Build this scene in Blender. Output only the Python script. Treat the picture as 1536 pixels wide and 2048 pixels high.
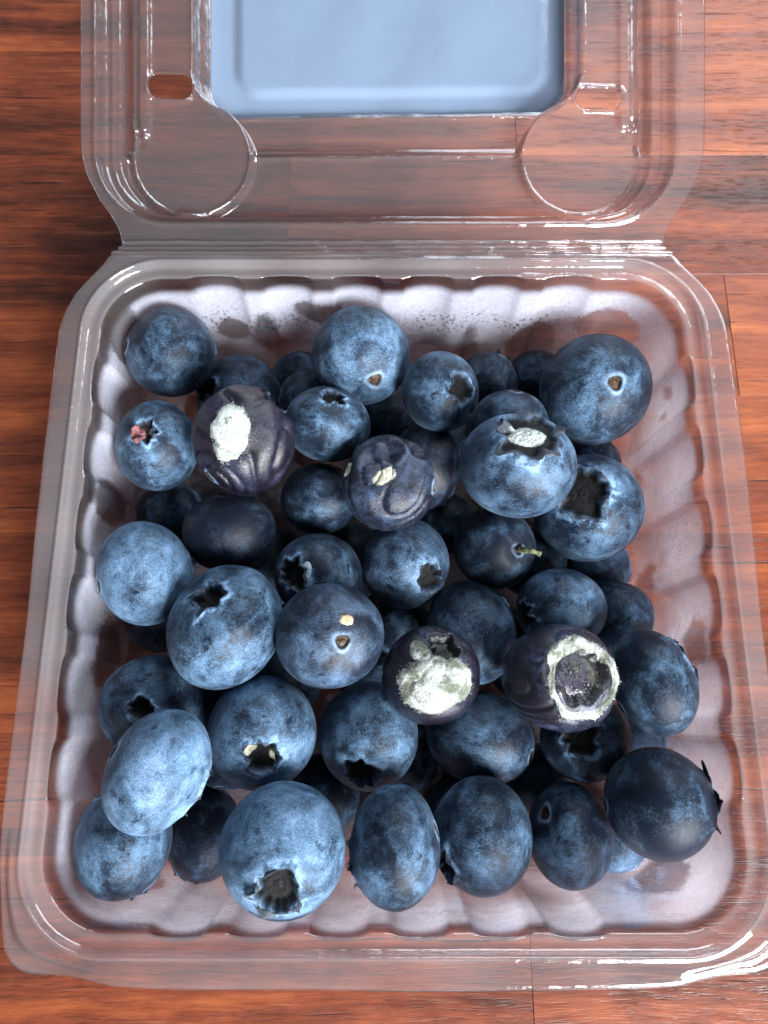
import bpy, math
import numpy as np

# ------------------------------------------------------------------ scene, camera, light
sc = bpy.context.scene
for o in list(bpy.data.objects):
    bpy.data.objects.remove(o)
MM = 0.001
PITCH = math.radians(74.5)
FPX = 1538.0                                   # focal length in pixels of the 1536 px wide photograph
FWD = np.array([0, math.cos(PITCH), -math.sin(PITCH)])
UP = np.array([0, math.sin(PITCH), math.cos(PITCH)])
RT = np.array([1.0, 0, 0])
CAM = np.array([-1.4954, -18.4185, 152.6614])  # millimetres
cam_d = bpy.data.cameras.new('camera')
cam = bpy.data.objects.new('camera', cam_d)
sc.collection.objects.link(cam)
cam.location = CAM * MM
cam.rotation_euler = (math.pi / 2 - PITCH, 0, 0)
cam_d.sensor_fit = 'HORIZONTAL'
cam_d.sensor_width = 36.0
cam_d.lens = 36.0 * FPX / 1536.0
cam_d.clip_start = 0.005
cam_d.clip_end = 20.0
cam_d.dof.use_dof = True
cam_d.dof.focus_distance = 0.124
cam_d.dof.aperture_fstop = 56.0
sc.camera = cam

world = bpy.data.worlds.new('World')
sc.world = world
world.use_nodes = True
bg = world.node_tree.nodes['Background']
bg.inputs['Color'].default_value = (0.78, 0.86, 1.0, 1)
bg.inputs['Strength'].default_value = 0.15


def area(name, loc, target, sx, sy, power, col):
    d = bpy.data.lights.new(name, 'AREA')
    d.shape = 'RECTANGLE'; d.size = sx; d.size_y = sy; d.energy = power; d.color = col
    o = bpy.data.objects.new(name, d); sc.collection.objects.link(o)
    o.location = loc
    import mathutils
    v = mathutils.Vector(target) - mathutils.Vector(loc)
    o.rotation_euler = v.to_track_quat('-Z', 'Y').to_euler()
    return o


# a window in front and to the right, and a paler one behind to the left
area('window_light', (0.68, -0.94, 0.70), (0, 0, 0.02), 0.66, 0.62, 80.0, (0.96, 0.985, 1.0))
area('far_window_light', (0.36, 0.70, 0.58), (0, 0.03, 0.02), 0.80, 0.34, 9.0, (0.82, 0.91, 1.0))

vs = sc.view_settings
vs.view_transform = 'Standard'; vs.look = 'None'; vs.exposure = 0.0; vs.gamma = 1.0
vs.use_curve_mapping = False
sc.render.engine = 'CYCLES'
sc.cycles.transparent_max_bounces = 48
sc.cycles.max_bounces = 7
sc.cycles.diffuse_bounces = 3
sc.cycles.glossy_bounces = 3
sc.cycles.use_denoising = True
sc.cycles.use_adaptive_sampling = True
sc.cycles.adaptive_threshold = 0.02
sc.cycles.sample_clamp_indirect = 6.0


# ------------------------------------------------------------------ helpers
def ray(px, py):
    return FWD * FPX + RT * (px - 768) + UP * (1024 - py)


def unp(px, py, z):
    r = ray(px, py); t = (z - CAM[2]) / r[2]
    return CAM + r * t


def unp_axis(px, py, axis, val):
    r = ray(px, py); t = (val - CAM[axis]) / r[axis]
    return CAM + r * t


def sstep(a, b, x):
    t = np.clip((x - a) / (b - a), 0, 1)
    return t * t * (3 - 2 * t)


class Noise:
    """smooth noise on 3-vectors: a sum of random plane waves"""
    def __init__(self, seed, freq, n=14):
        r = np.random.default_rng(seed)
        k = r.normal(size=(n, 3)); k /= np.linalg.norm(k, axis=1)[:, None]
        self.k = k * freq * r.uniform(0.6, 1.4, size=(n, 1)); self.p = r.uniform(0, 6.283, n)
        self.n = n

    def __call__(self, P):
        return np.sin(P @ self.k.T + self.p).sum(-1) / math.sqrt(self.n / 2.0)


def mesh_obj(name, V, F, mat, parent=None, smooth=True, attrs=None, origin=None, scale=MM):
    """V in mm; F an (n,4) or (n,3) int array or a list of faces"""
    V = np.asarray(V, float)
    if origin is None:
        origin = np.zeros(3)
    me = bpy.data.meshes.new(name)
    if isinstance(F, np.ndarray):
        n, k = F.shape
        me.vertices.add(len(V)); me.loops.add(n * k); me.polygons.add(n)
        me.vertices.foreach_set('co', ((V - origin) * scale).astype(np.float32).ravel())
        me.loops.foreach_set('vertex_index', F.astype(np.int32).ravel())
        me.polygons.foreach_set('loop_start', np.arange(0, n * k, k, dtype=np.int32))
        me.update(calc_edges=True)
        me.validate()
    else:
        me.from_pydata([tuple(v) for v in (V - origin) * scale], [], F)
    if smooth:
        me.polygons.foreach_set('use_smooth', np.ones(len(me.polygons), dtype=bool))
    for an, av in (attrs or {}).items():
        av = np.asarray(av, np.float32)
        if av.ndim == 1:
            a = me.attributes.new(an, 'FLOAT', 'POINT'); a.data.foreach_set('value', av)
        else:
            a = me.attributes.new(an, 'FLOAT_VECTOR', 'POINT'); a.data.foreach_set('vector', av.ravel())
    if mat:
        me.materials.append(mat)
    o = bpy.data.objects.new(name, me)
    sc.collection.objects.link(o)
    o.location = np.asarray(origin) * scale
    if parent:
        o.parent = parent
        pw = np.array(parent.location) + (np.array(parent.parent.location) if parent.parent else 0)
        o.location = np.asarray(origin) * scale - pw
    return o


def grid_faces(nr, nc, wrap=False):
    i = np.arange(nr - 1)[:, None]; j = np.arange(nc if wrap else nc - 1)[None]
    j2 = (j + 1) % nc
    return np.stack([i * nc + j, i * nc + j2, (i + 1) * nc + j2, (i + 1) * nc + j], -1).reshape(-1, 4)


def solidify(o, t, off=-1):
    m = o.modifiers.new('thickness', 'SOLIDIFY'); m.thickness = t * MM; m.offset = off; m.use_even_offset = False
    return o


# ------------------------------------------------------------------ materials
class NT:
    def __init__(self, name):
        self.m = bpy.data.materials.new(name); self.m.use_nodes = True
        self.t = self.m.node_tree; self.t.nodes.clear()
        self.out = self.t.nodes.new('ShaderNodeOutputMaterial')

    def n(self, typ, **kw):
        nd = self.t.nodes.new('ShaderNode' + typ)
        for k, v in kw.items():
            if k[0] == '_':
                setattr(nd, k[1:], v)
            else:
                self.put(nd, k, v)
        return nd

    def put(self, nd, key, v):
        s = nd.inputs[int(key[1:])] if key[0] == 'i' and key[1:].isdigit() else nd.inputs[key.replace('_', ' ')]
        if isinstance(v, bpy.types.NodeSocket):
            self.t.links.new(v, s)
        elif isinstance(v, bpy.types.Node):
            self.t.links.new(v.outputs[0], s)
        else:
            if s.type == 'RGBA' and len(v) == 3:
                v = (*v, 1)
            s.default_value = v

    def math(self, op, a, b=0.0, c=None, clamp=False):
        nd = self.n('Math', _operation=op, _use_clamp=clamp, i0=a, i1=b)
        if c is not None:
            self.put(nd, 'i2', c)
        return nd.outputs[0]

    def ramp(self, x, a, b, lo=0.0, hi=1.0, smooth=True):
        nd = self.n('MapRange', _clamp=True, _interpolation_type='SMOOTHSTEP' if smooth else 'LINEAR')
        self.put(nd, 'Value', x); self.put(nd, 'From Min', a); self.put(nd, 'From Max', b)
        self.put(nd, 'To Min', lo); self.put(nd, 'To Max', hi)
        return nd.outputs[0]

    def mix(self, f, a, b):
        nd = self.n('Mix', _data_type='RGBA')
        for k, v in ((0, f), (6, a), (7, b)):
            s = nd.inputs[k]
            if isinstance(v, bpy.types.NodeSocket):
                self.t.links.new(v, s)
            else:
                if k and len(v) == 3:
                    v = (*v, 1)
                s.default_value = v
        return nd.outputs[2]

    def noise(self, vec, scale, detail=3.0, rough=0.55, dist=0.0):
        nd = self.n('TexNoise', Vector=vec, Scale=scale, Detail=detail, Roughness=rough, Distortion=dist)
        return nd.outputs[0]

    def voro(self, vec, scale, feature='F1'):
        nd = self.n('TexVoronoi', _feature=feature, Vector=vec, Scale=scale)
        return nd.outputs['Distance']

    def attr(self, name):
        return self.n('Attribute', _attribute_name=name)

    def vec(self, op, a, b):
        nd = self.n('VectorMath', _operation=op, i0=a, i1=b)
        return nd.outputs[0]

    def bump(self, h, strength, dist):
        return self.n('Bump', Height=h, Strength=strength, Distance=dist).outputs[0]

    def finish(self, s):
        self.t.links.new(s if isinstance(s, bpy.types.NodeSocket) else s.outputs[0], self.out.inputs['Surface'])
        return self.m


def berry_material():
    k = NT('blueberry_skin')
    ud = k.attr('udir').outputs['Vector']
    oi = k.n('ObjectInfo')
    rnd = k.math('MULTIPLY', oi.outputs['Random'], 57.0)
    off = k.n('CombineXYZ', X=rnd, Y=k.math('MULTIPLY', rnd, 1.7), Z=k.math('MULTIPLY', rnd, 0.6)).outputs[0]
    v = k.vec('ADD', ud, off)
    sep = k.n('SeparateColor', Color=oi.outputs['Color'])
    amt, purple, crack = sep.outputs[0], sep.outputs[1], sep.outputs[2]
    big = k.noise(v, 1.5, 5.0, 0.6, 0.6)
    mid = k.noise(v, 4.2, 4.0, 0.6, 0.4)
    spots = k.ramp(k.noise(v, 5.0, 3.0, 0.55, 0.3), 0.58, 0.74)
    fine = k.noise(v, 34.0, 3.0, 0.7)
    grain = k.noise(v, 90.0, 2.0, 0.7)
    # rubbed lines that run around the fruit
    sv = k.n('Mapping', Vector=v, Scale=(4.0, 18.0, 30.0)).outputs[0]
    lines = k.noise(sv, 1.6, 3.0, 0.7, 0.8)
    # bloom cover
    b = k.math('MULTIPLY_ADD', k.math('SUBTRACT', big, 0.5), 2.1, k.math('MULTIPLY_ADD', amt, 1.6, -0.58))
    b = k.math('MULTIPLY_ADD', k.math('SUBTRACT', mid, 0.5), 0.8, b)
    b = k.math('MULTIPLY_ADD', k.math('SUBTRACT', fine, 0.5), 1.0, b)
    b = k.math('MULTIPLY_ADD', k.math('SUBTRACT', lines, 0.5), 0.55, b)
    b = k.math('MULTIPLY_ADD', k.math('SUBTRACT', grain, 0.5), 1.3, b)
    b = k.math('MULTIPLY_ADD', spots, -0.35, b)
    lip = k.attr('lip').outputs['Fac']
    b = k.math('MULTIPLY_ADD', lip, k.ramp(mid, 0.35, 0.6, 0.0, 0.75), b)
    # crazed bloom: bright cells broken by dark cracks
    cr = k.voro(k.vec('ADD', v, k.n('TexNoise', Vector=v, Scale=9.0).outputs['Color']), 15.0, 'DISTANCE_TO_EDGE')
    crm = k.math('MULTIPLY', crack, k.ramp(k.noise(v, 1.7, 2.0), 0.42, 0.56))
    b = k.math('MULTIPLY_ADD', k.math('MULTIPLY', k.ramp(cr, 0.16, 0.03), crm), 0.75, b)
    b = k.math('MULTIPLY_ADD', crm, -0.18, b)
    b = k.ramp(b, -0.25, 1.15, 0.0, 1.15)
    dark = k.mix(purple, (0.0035, 0.0070, 0.0165), (0.0080, 0.0062, 0.0125))
    blo = k.mix(purple, (0.122, 0.222, 0.355), (0.048, 0.056, 0.118))
    pale = k.ramp(b, 0.85, 1.15)
    col = k.mix(b, dark, blo)
    col = k.mix(k.math('MULTIPLY', pale, 0.5), col, (0.30, 0.42, 0.62))
    # remains of the flower and the stalk scar
    cratn = k.ramp(k.noise(v, 22.0, 3.0, 0.6), 0.45, 0.75)
    ccol = k.mix(cratn, (0.004, 0.004, 0.0045), (0.020, 0.017, 0.015))
    crater = k.attr('crater').outputs['Fac']
    col = k.mix(crater, col, ccol)
    scar = k.attr('scar').outputs['Fac']
    col = k.mix(scar, col, k.mix(cratn, (0.020, 0.012, 0.008), (0.16, 0.085, 0.045)))
    ring = k.attr('ring').outputs['Fac']
    col = k.mix(k.math('MULTIPLY', ring, k.ramp(mid, 0.3, 0.65, 0.1, 0.75)), col, (0.25, 0.36, 0.52))
    rough = k.ramp(b, 0.0, 0.7, 0.42, 0.62)
    rough = k.math('SUBTRACT', rough, k.math('MULTIPLY', purple, 0.26))
    rough = k.math('MAXIMUM', rough, k.math('MULTIPLY', crater, 0.75))
    h = k.math('ADD', k.math('MULTIPLY', fine, 0.6), k.math('MULTIPLY', grain, 0.5))
    h = k.math('MULTIPLY_ADD', lines, k.math('MULTIPLY_ADD', purple, 0.9, 0.7), h)
    nrm = k.bump(h, 0.8, k.math('MULTIPLY_ADD', purple, 0.00005, 0.00006))
    p = k.n('BsdfPrincipled', Base_Color=col, Roughness=rough, Normal=nrm)
    k.put(p, 'Specular IOR Level', k.math('MULTIPLY_ADD', purple, -0.06, 0.18))
    k.put(p, 'Coat Weight', k.math('MULTIPLY', purple, 1.0, clamp=True)); k.put(p, 'Coat Roughness', 0.20); k.put(p, 'Coat Normal', k.bump(fine, 1.0, 0.00011))
    k.put(p, 'Sheen Weight', k.math('MULTIPLY', k.math('SUBTRACT', 1.0, purple, clamp=True), 0.07)); k.put(p, 'Sheen Tint', (0.55, 0.75, 1.0)); k.put(p, 'Sheen Roughness', 0.5)
    return k.finish(p)


def simple(name, cols, scale, rough=0.6, bump=0.3, bd=0.0003, spec=0.4, trans=0.0):
    """a noisy two or three colour surface; scale in 1/mm"""
    k = NT(name)
    co = k.n('TexCoord').outputs['Object']
    n1 = k.noise(co, scale * 1000, 4.0, 0.6)
    c = k.mix(k.ramp(n1, 0.35, 0.65), cols[0], cols[1])
    if len(cols) > 2:
        n2 = k.noise(k.vec('ADD', co, (0.3, 0.1, 0.7)), scale * 420, 3.0, 0.6)
        c = k.mix(k.ramp(n2, 0.5, 0.68), c, cols[2])
    nb = k.noise(co, scale * 2600, 3.0, 0.7)
    p = k.n('BsdfPrincipled', Base_Color=c, Roughness=rough, Normal=k.bump(nb, bump, bd))
    k.put(p, 'Specular IOR Level', spec)
    return k.finish(p)


def schlick(k, nrm=None, f0=0.04):
    lw = k.n('LayerWeight', Blend=0.5)
    if nrm is not None:
        k.put(lw, 'Normal', nrm)
    p5 = k.math('POWER', lw.outputs['Facing'], 3.6)
    return k.math('MULTIPLY_ADD', p5, 1.0 - f0, f0), lw.outputs['Facing']


def plastic_material(name, haze, fogged=False, tint=(0.955, 0.940, 0.950)):
    k = NT(name)
    co = k.n('TexCoord').outputs['Object']
    nrm = k.bump(k.math('MULTIPLY_ADD', k.noise(co, 1700.0, 2.0, 0.6), 0.10, k.noise(co, 210.0, 2.0, 0.5)), 0.4, 0.0007)
    fr, fac = schlick(k, nrm, 0.065)
    # light travels a longer way through the sheet where it is seen edge-on
    edge = k.math('POWER', fac, 2.0)
    tcol = k.mix(edge, tint, (0.30, 0.25, 0.28))
    tr = k.n('BsdfTransparent', Color=tcol)
    gl = k.n('BsdfGlossy', Color=(1, 1, 1), Roughness=0.06, Normal=nrm)
    s = tr
    hz = k.n('MixShader', i0=0.4, i1=k.n('BsdfDiffuse', Color=(0.78, 0.76, 0.78)).outputs[0], i2=k.n('BsdfTranslucent', Color=(0.80, 0.75, 0.76)).outputs[0])  # pale diffuse veil painted over the sheet in place of reflected ceiling light
    if fogged:
        fg = k.attr('fog').outputs['Fac']               # where moisture has settled
        n3 = k.noise(co, 1500.0, 3.0, 0.65)
        clear = k.attr('clear').outputs['Fac']          # distance in mm to the wiped patches (negative inside)
        fg = k.math('MULTIPLY', fg, k.ramp(n3, 0.2, 0.8, 0.78, 1.2))
        cl = k.ramp(k.math('MULTIPLY_ADD', k.math('SUBTRACT', n3, 0.5), 1.2, clear), -0.5, 0.5)
        fg = k.math('MULTIPLY', fg, k.math('MULTIPLY_ADD', cl, 0.82, 0.18))
        # clear drops: crowded in places, single specks elsewhere
        drop = k.attr('drop').outputs['Fac']
        vd = k.voro(co, 1050.0)
        vm = k.ramp(vd, k.math('MULTIPLY_ADD', drop, 0.45, 0.06), k.math('MULTIPLY', drop, 0.45))
        fg = k.math('MULTIPLY', fg, k.math('SUBTRACT', 1.0, k.math('MULTIPLY', vm, 0.9)))
        fg = k.math('MINIMUM', fg, 0.80)
        fcol = k.n('MixShader', i0=0.52, i1=k.n('BsdfDiffuse', Color=(0.74, 0.79, 0.92)).outputs[0], i2=k.n('BsdfTranslucent', Color=(0.88, 0.82, 0.87)).outputs[0])
        s = k.n('MixShader', i0=k.attr('haze').outputs['Fac'], i1=s.outputs[0], i2=hz.outputs[0])
        s = k.n('MixShader', i0=fg, i1=s.outputs[0], i2=fcol.outputs[0])
    else:
        s = k.n('MixShader', i0=haze, i1=s.outputs[0], i2=hz.outputs[0])
    s = k.n('MixShader', i0=fr, i1=s.outputs[0], i2=gl.outputs[0])
    return k.finish(s)


def wood_material():
    k = NT('varnished_hardwood')
    oi = k.n('ObjectInfo')
    co = k.n('TexCoord').outputs['Object']
    rnd = oi.outputs['Random']
    off = k.n('CombineXYZ', X=rnd, Y=k.math('MULTIPLY', rnd, 3.1), Z=k.math('MULTIPLY', rnd, 7.0)).outputs[0]
    v = k.vec('ADD', co, off)
    warp = k.noise(v, 22.0, 2.0, 0.5)
    vy = k.vec('ADD', v, k.n('CombineXYZ', Y=k.math('MULTIPLY', warp, 0.004)).outputs[0])
    m1 = k.n('Mapping', Vector=vy, Scale=(8.0, 125.0, 60.0)).outputs[0]
    m2 = k.n('Mapping', Vector=vy, Scale=(110.0, 1100.0, 200.0)).outputs[0]
    m3 = k.n('Mapping', Vector=vy, Scale=(260.0, 3000.0, 600.0)).outputs[0]
    n1 = k.noise(m1, 1.0, 6.0, 0.68, 0.15)
    n2 = k.noise(m2, 1.0, 4.0, 0.7, 0.2)
    n3 = k.noise(m3, 1.0, 2.0, 0.6)
    blotch = k.noise(v, 45.0, 4.0, 0.65, 0.5)
    tone = k.math('MULTIPLY_ADD', k.n('SeparateColor', Color=oi.outputs['Color']).outputs[0], 0.55, k.math('MULTIPLY_ADD', k.math('SUBTRACT', n1, 0.5), 1.05, 0.215))
    tone = k.math('MULTIPLY_ADD', k.math('SUBTRACT', n2, 0.5), 0.36, tone)
    tone = k.math('MULTIPLY_ADD', k.math('SUBTRACT', blotch, 0.5), 0.50, tone)
    cr = k.n('ValToRGB', Fac=tone)
    e = cr.color_ramp.elements
    e[0].position = 0.16; e[0].color = (0.024, 0.010, 0.0075, 1)
    e[1].position = 0.92; e[1].color = (0.54, 0.195, 0.060, 1)
    for p, c in ((0.32, (0.074, 0.0205, 0.0120, 1)), (0.50, (0.172, 0.041, 0.0185, 1)), (0.72, (0.32, 0.086, 0.029, 1))):
        x = e.new(p); x.color = c
    pores = k.math('MULTIPLY', k.ramp(n3, 0.56, 0.68), k.ramp(n1, 0.6, 0.4, 0.3, 1.0))
    col = k.mix(k.math('MULTIPLY', pores, 0.45), cr.outputs[0], (0.016, 0.008, 0.006))
    streak = k.ramp(k.noise(k.n('Mapping', Vector=vy, Scale=(16.0, 420.0, 90.0)).outputs[0], 1.0, 5.0, 0.7, 0.2), 0.60, 0.72)
    col = k.mix(k.math('MULTIPLY', streak, 0.5), col, (0.022, 0.011, 0.010))
    crk = k.ramp(k.noise(k.n('Mapping', Vector=vy, Scale=(38.0, 1500.0, 90.0)).outputs[0], 1.0, 2.0, 0.5, 0.3), 0.66, 0.72)
    col = k.mix(k.math('MULTIPLY', crk, 0.85), col, (0.012, 0.006, 0.005))
    lite = k.ramp(k.noise(k.n('Mapping', Vector=k.vec('ADD', vy, (0.5, 0.2, 0.1)), Scale=(70.0, 2200.0, 90.0)).outputs[0], 1.0, 2.0, 0.5, 0.3), 0.64, 0.74)
    col = k.mix(k.math('MULTIPLY', lite, 0.22), col, (0.42, 0.19, 0.10))
    h = k.math('ADD', k.math('MULTIPLY', n2, 0.7), k.math('MULTIPLY', k.math('ADD', pores, crk), -0.6))
    nrm = k.bump(h, 0.4, 0.00020)
    p = k.n('BsdfPrincipled', Base_Color=col, Roughness=k.ramp(n2, 0.2, 0.8, 0.30, 0.46), Normal=nrm)
    k.put(p, 'Specular IOR Level', 0.30)
    return k.finish(p)


M_BERRY = berry_material()
M_CALYX = simple('dried_calyx', [(0.012, 0.014, 0.020), (0.055, 0.070, 0.100), (0.10, 0.12, 0.15)], 0.35, 0.7, 0.5)
M_STEM = simple('green_stalk', [(0.06, 0.075, 0.028), (0.17, 0.18, 0.085), (0.07, 0.04, 0.022)], 0.9, 0.6, 0.8)
def mould_material(name, cols, green=0.0):
    k = NT(name)
    co = k.n('TexCoord').outputs['Object']
    q = k.attr('q').outputs['Fac']
    n1 = k.noise(co, 380.0, 4.0, 0.65)
    n2 = k.noise(co, 2600.0, 3.0, 0.7)
    n3 = k.noise(k.vec('ADD', co, (0.31, 0.17, 0.7)), 190.0, 4.0, 0.65)
    c = k.mix(k.ramp(n1, 0.35, 0.65), cols[0], cols[1])
    c = k.mix(k.math('MULTIPLY', k.ramp(n3, 0.43, 0.58), green), c, (0.085, 0.105, 0.062))
    c = k.mix(k.ramp(n2, 0.62, 0.35, 0.0, 0.35), c, (0.20, 0.21, 0.20))
    # single tufts thin out towards the rim and the dark skin shows between them
    e = k.math('ADD', q, k.math('MULTIPLY', k.math('SUBTRACT', n2, 0.5), 0.55))
    e = k.math('MULTIPLY_ADD', k.math('SUBTRACT', n1, 0.5), 0.45, e)
    c = k.mix(k.ramp(e, 0.62, 0.82, 0.0, 0.6), c, (0.16, 0.17, 0.15))
    c = k.mix(k.ramp(e, 0.78, 0.93), c, (0.012, 0.009, 0.015))
    p = k.n('BsdfPrincipled', Base_Color=c, Roughness=0.95, Normal=k.bump(n2, 1.0, 0.0005))
    k.put(p, 'Specular IOR Level', 0.1)
    k.put(p, 'Sheen Weight', 0.3)
    return k.finish(p)


M_MOULD = mould_material('white_mould', [(0.50, 0.57, 0.55), (0.68, 0.73, 0.71)], 0.2)
M_GREENM = mould_material('green_white_mould', [(0.45, 0.48, 0.43), (0.74, 0.77, 0.74)], 0.95)
M_SPOTM = mould_material('cream_mould', [(0.36, 0.34, 0.26), (0.58, 0.56, 0.44)], 0.1)
M_FUZZ = simple('mould_threads', [(0.52, 0.55, 0.52), (0.72, 0.74, 0.72)], 0.5, 0.9, 0.0)
M_RED = simple('reddish_dried_flower', [(0.085, 0.022, 0.030), (0.26, 0.10, 0.105), (0.07, 0.05, 0.035)], 1.3, 0.8, 1.0)
M_SEED = simple('tan_skin_flake', [(0.42, 0.28, 0.18), (0.62, 0.48, 0.36)], 0.6, 0.5)
M_WET = simple('wet_rotten_flesh', [(0.010, 0.009, 0.016), (0.045, 0.040, 0.060), (0.10, 0.105, 0.06)], 0.35, 0.16, 0.9, 0.0005, 0.6)
M_WOOD = wood_material()
M_LID = plastic_material('clear_plastic_lid', 0.045)
M_TRAY = plastic_material('clear_plastic_tray', 0.065, fogged=True)
M_GLUE = simple('table_joint', [(0.010, 0.006, 0.005), (0.020, 0.010, 0.008)], 0.2, 0.7)


def label_material():
    k = NT('pale_blue_label')
    co = k.n('TexCoord').outputs['Object']
    n = k.noise(co, 60.0, 3.0)
    c = k.mix(n, (0.20, 0.33, 0.475), (0.235, 0.365, 0.51))
    p = k.n('BsdfPrincipled', Base_Color=c, Roughness=0.45)
    return k.finish(p)


M_LABEL = label_material()

# ------------------------------------------------------------------ the table
table = bpy.data.objects.new('table_top', None)
sc.collection.objects.link(table)
table['kind'] = 'structure'
table['label'] = 'varnished reddish brown hardwood table top of glued staves'


def box_bevel(x0, x1, y0, y1, z0, z1, b):
    """a board with softened top edges"""
    V = []
    for (i, z) in ((0, z0), (0, z1 - b), (b, z1)):
        V += [(x0 + i, y0 + i, z), (x1 - i, y0 + i, z), (x1 - i, y1 - i, z), (x0 + i, y1 - i, z)]
    F = [(3, 2, 1, 0), (8, 9, 10, 11)]
    for r in (0, 4):
        for q in range(4):
            F.append((r + q, r + (q + 1) % 4, r + 4 + (q + 1) % 4, r + 4 + q))
    return V, F


trng = np.random.default_rng(7)
rows = [203, 172.5, 142, 111.5, 79.5, 50, 19.5, -11, -41.5, -54.5 - 17.5, -102.5]
ends = {0: [-40, 120], 1: [-110, 60], 2: [30], 3: [-23.5, 150], 4: [-90, 75], 5: [10], 6: [-80, 90], 7: [-20, 140],
        8: [24.6], 9: [-70, 80]}
tones = {0: [.5, .6, .55], 1: [.5, .4, .62], 2: [.40, .66], 3: [.32, .42, .5], 4: [.52, .5, .60], 5: [.56, .62],
         6: [.45, .5, .60], 7: [.5, .45, .55], 8: [.44, .40], 9: [.5, .45, .5]}
for r in range(len(rows) - 1):
    y1, y0 = rows[r], rows[r + 1]
    xs = [-230] + ends[r] + [230]
    for q in range(len(xs) - 1):
        V, F = box_bevel(xs[q] + 0.05, xs[q + 1] - 0.05, y0 + 0.025, y1 - 0.025, -18, 0.0, 0.05)
        o = mesh_obj('stave', V, F, M_WOOD, table, smooth=False)
        o.color = (tones[r][q], 0, 0, 1)
V, F = box_bevel(-229, 229, -102, 202.5, -17.5, -0.22, 0.1)
mesh_obj('glue_bed', V, F, M_GLUE, table, smooth=False)

# ------------------------------------------------------------------ the container
H = 36.0
shell = bpy.data.objects.new('clamshell_container', None)
sc.collection.objects.link(shell)
shell['label'] = 'clear plastic hinged punnet, lid open, fogged inside and filled with blueberries'
shell['category'] = 'container'

# --- tray: rings lofted from the cut outer edge down to the floor
NP = 960


def rrect(a, y0, y1, r, n=NP):
    """rounded rectangle sampled at fixed share of its own perimeter, starting at the front middle, going to +x"""
    cx, cyf, cyb = a - r, y0 + r, y1 - r
    seg = []
    def line(p, q): seg.append(('l', np.array(p), np.array(q), math.hypot(q[0] - p[0], q[1] - p[1])))
    def arc(c, t0): seg.append(('a', np.array(c), t0, r * math.pi / 2))
    line((0, y0), (cx, y0)); arc((cx, cyf), -math.pi / 2); line((a, cyf), (a, cyb)); arc((cx, cyb), 0)
    line((cx, y1), (-cx, y1)); arc((-cx, cyb), math.pi / 2); line((-a, cyb), (-a, cyf)); arc((-cx, cyf), math.pi)
    line((-cx, y0), (0, y0))
    P = []
    # the same number of points in every matching segment keeps the rings aligned
    share = [38, 22 * 3, 84, 66, 76, 66, 84, 66, 38]
    tot = sum(share)
    cnt = [int(round(n * s / tot)) for s in share]
    cnt[4] += n - sum(cnt)
    for s, c in zip(seg, cnt):
        t = np.arange(c) / c
        if s[0] == 'l':
            P.append(s[1] + (s[2] - s[1]) * t[:, None])
        else:
            th = s[2] + t * math.pi / 2
            P.append(s[1] + r * np.c_[np.cos(th), np.sin(th)])
    return np.concatenate(P), cnt


A0, YF, YB, R0 = 53.0, -49.3, 59.6, 13.5
crease, CNT = rrect(A0, YF, YB, R0)

# outer cut edge traced on the rim plane (left half, mirrored)
trace = [(768, 1984), (400, 1981), (300, 1979), (221, 1975), (182, 1968), (143, 1961), (104, 1958), (52, 1956), (30, 1949), (10, 1934),
         (-4, 1908), (-8, 1860), (-6, 1744), (2, 1650), (30, 1408), (51, 1243), (67, 1078), (84, 918), (98, 800), (105, 740),
         (112, 687), (117, 655), (127, 625), (148, 587), (170, 563), (190, 543), (205, 527), (216, 513)]
tr = np.array([unp(x, y, H)[:2] for x, y in trace])
tr[0, 0] = 0.0
tr = np.vstack([tr, [(-30, YB + 0.7), (0, YB + 0.7)]])
tr[-3] = (-49.2, YB + 0.7)


def outer_at(pts):
    """follow each crease point outwards to the cut edge by matching the share of arc length between anchor points"""
    full = np.vstack([tr * [-1, 1], tr[::-1][1:]])           # +x side from the front middle, round the back, to the front middle
    d = np.r_[0, np.cumsum(np.linalg.norm(np.diff(full, axis=0), axis=1))]
    # anchors: share of perimeter index -> arc length on the cut edge
    c = np.r_[0, np.cumsum(CNT)]
    def near(x, y):
        return d[np.argmin(np.hypot(full[:, 0] - x, full[:, 1] - y))]
    dd = np.interp
    anchors_i = [0, c[1], c[2], c[3], c[4], c[5], c[6], c[7], c[8], NP]
    def arc_len_of(x, y):
        # closest point on the densified polyline
        ss = np.linspace(0, d[-1], 6000)
        X = np.interp(ss, d, full[:, 0]); Y = np.interp(ss, d, full[:, 1])
        return ss[np.argmin(np.hypot(X - x, Y - y))]
    cx = A0 - R0
    anchors_s = [0, arc_len_of(cx - 3, YF - 4), arc_len_of(60, YF + R0), arc_len_of(60, YB - R0 - 3), arc_len_of(cx + 5, YB + 1),
                 arc_len_of(-cx - 5, YB + 1), arc_len_of(-60, YB - R0 - 3), arc_len_of(-60, YF + R0), arc_len_of(-cx + 3, YF - 4), d[-1]]
    s = np.interp(np.arange(NP), anchors_i, anchors_s)
    return np.c_[np.interp(s, d, full[:, 0]), np.interp(s, d, full[:, 1])]


outer = outer_at(crease)
# smooth the traced outline a little
for _ in range(6):
    outer = 0.5 * outer + 0.25 * (np.roll(outer, 1, 0) + np.roll(outer, -1, 0))


def normals2(P):
    t = np.roll(P, -1, 0) - np.roll(P, 1, 0); t /= np.linalg.norm(t, axis=1)[:, None]
    return np.c_[-t[:, 1], t[:, 0]]                          # pointing inwards for a counter-clockwise ring


# rib wave around the wall: shallow pockets pushed outwards
c = np.r_[0, np.cumsum(CNT)]
rib = np.zeros(NP)


def ribs(i0, i1, centres, coords, hw):
    for i in range(i0, i1):
        for cc in centres:
            x = abs(coords[i] - cc) / hw
            if x < 1:
                rib[i] = max(rib[i], (1 - x * x) ** 0.55)


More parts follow.
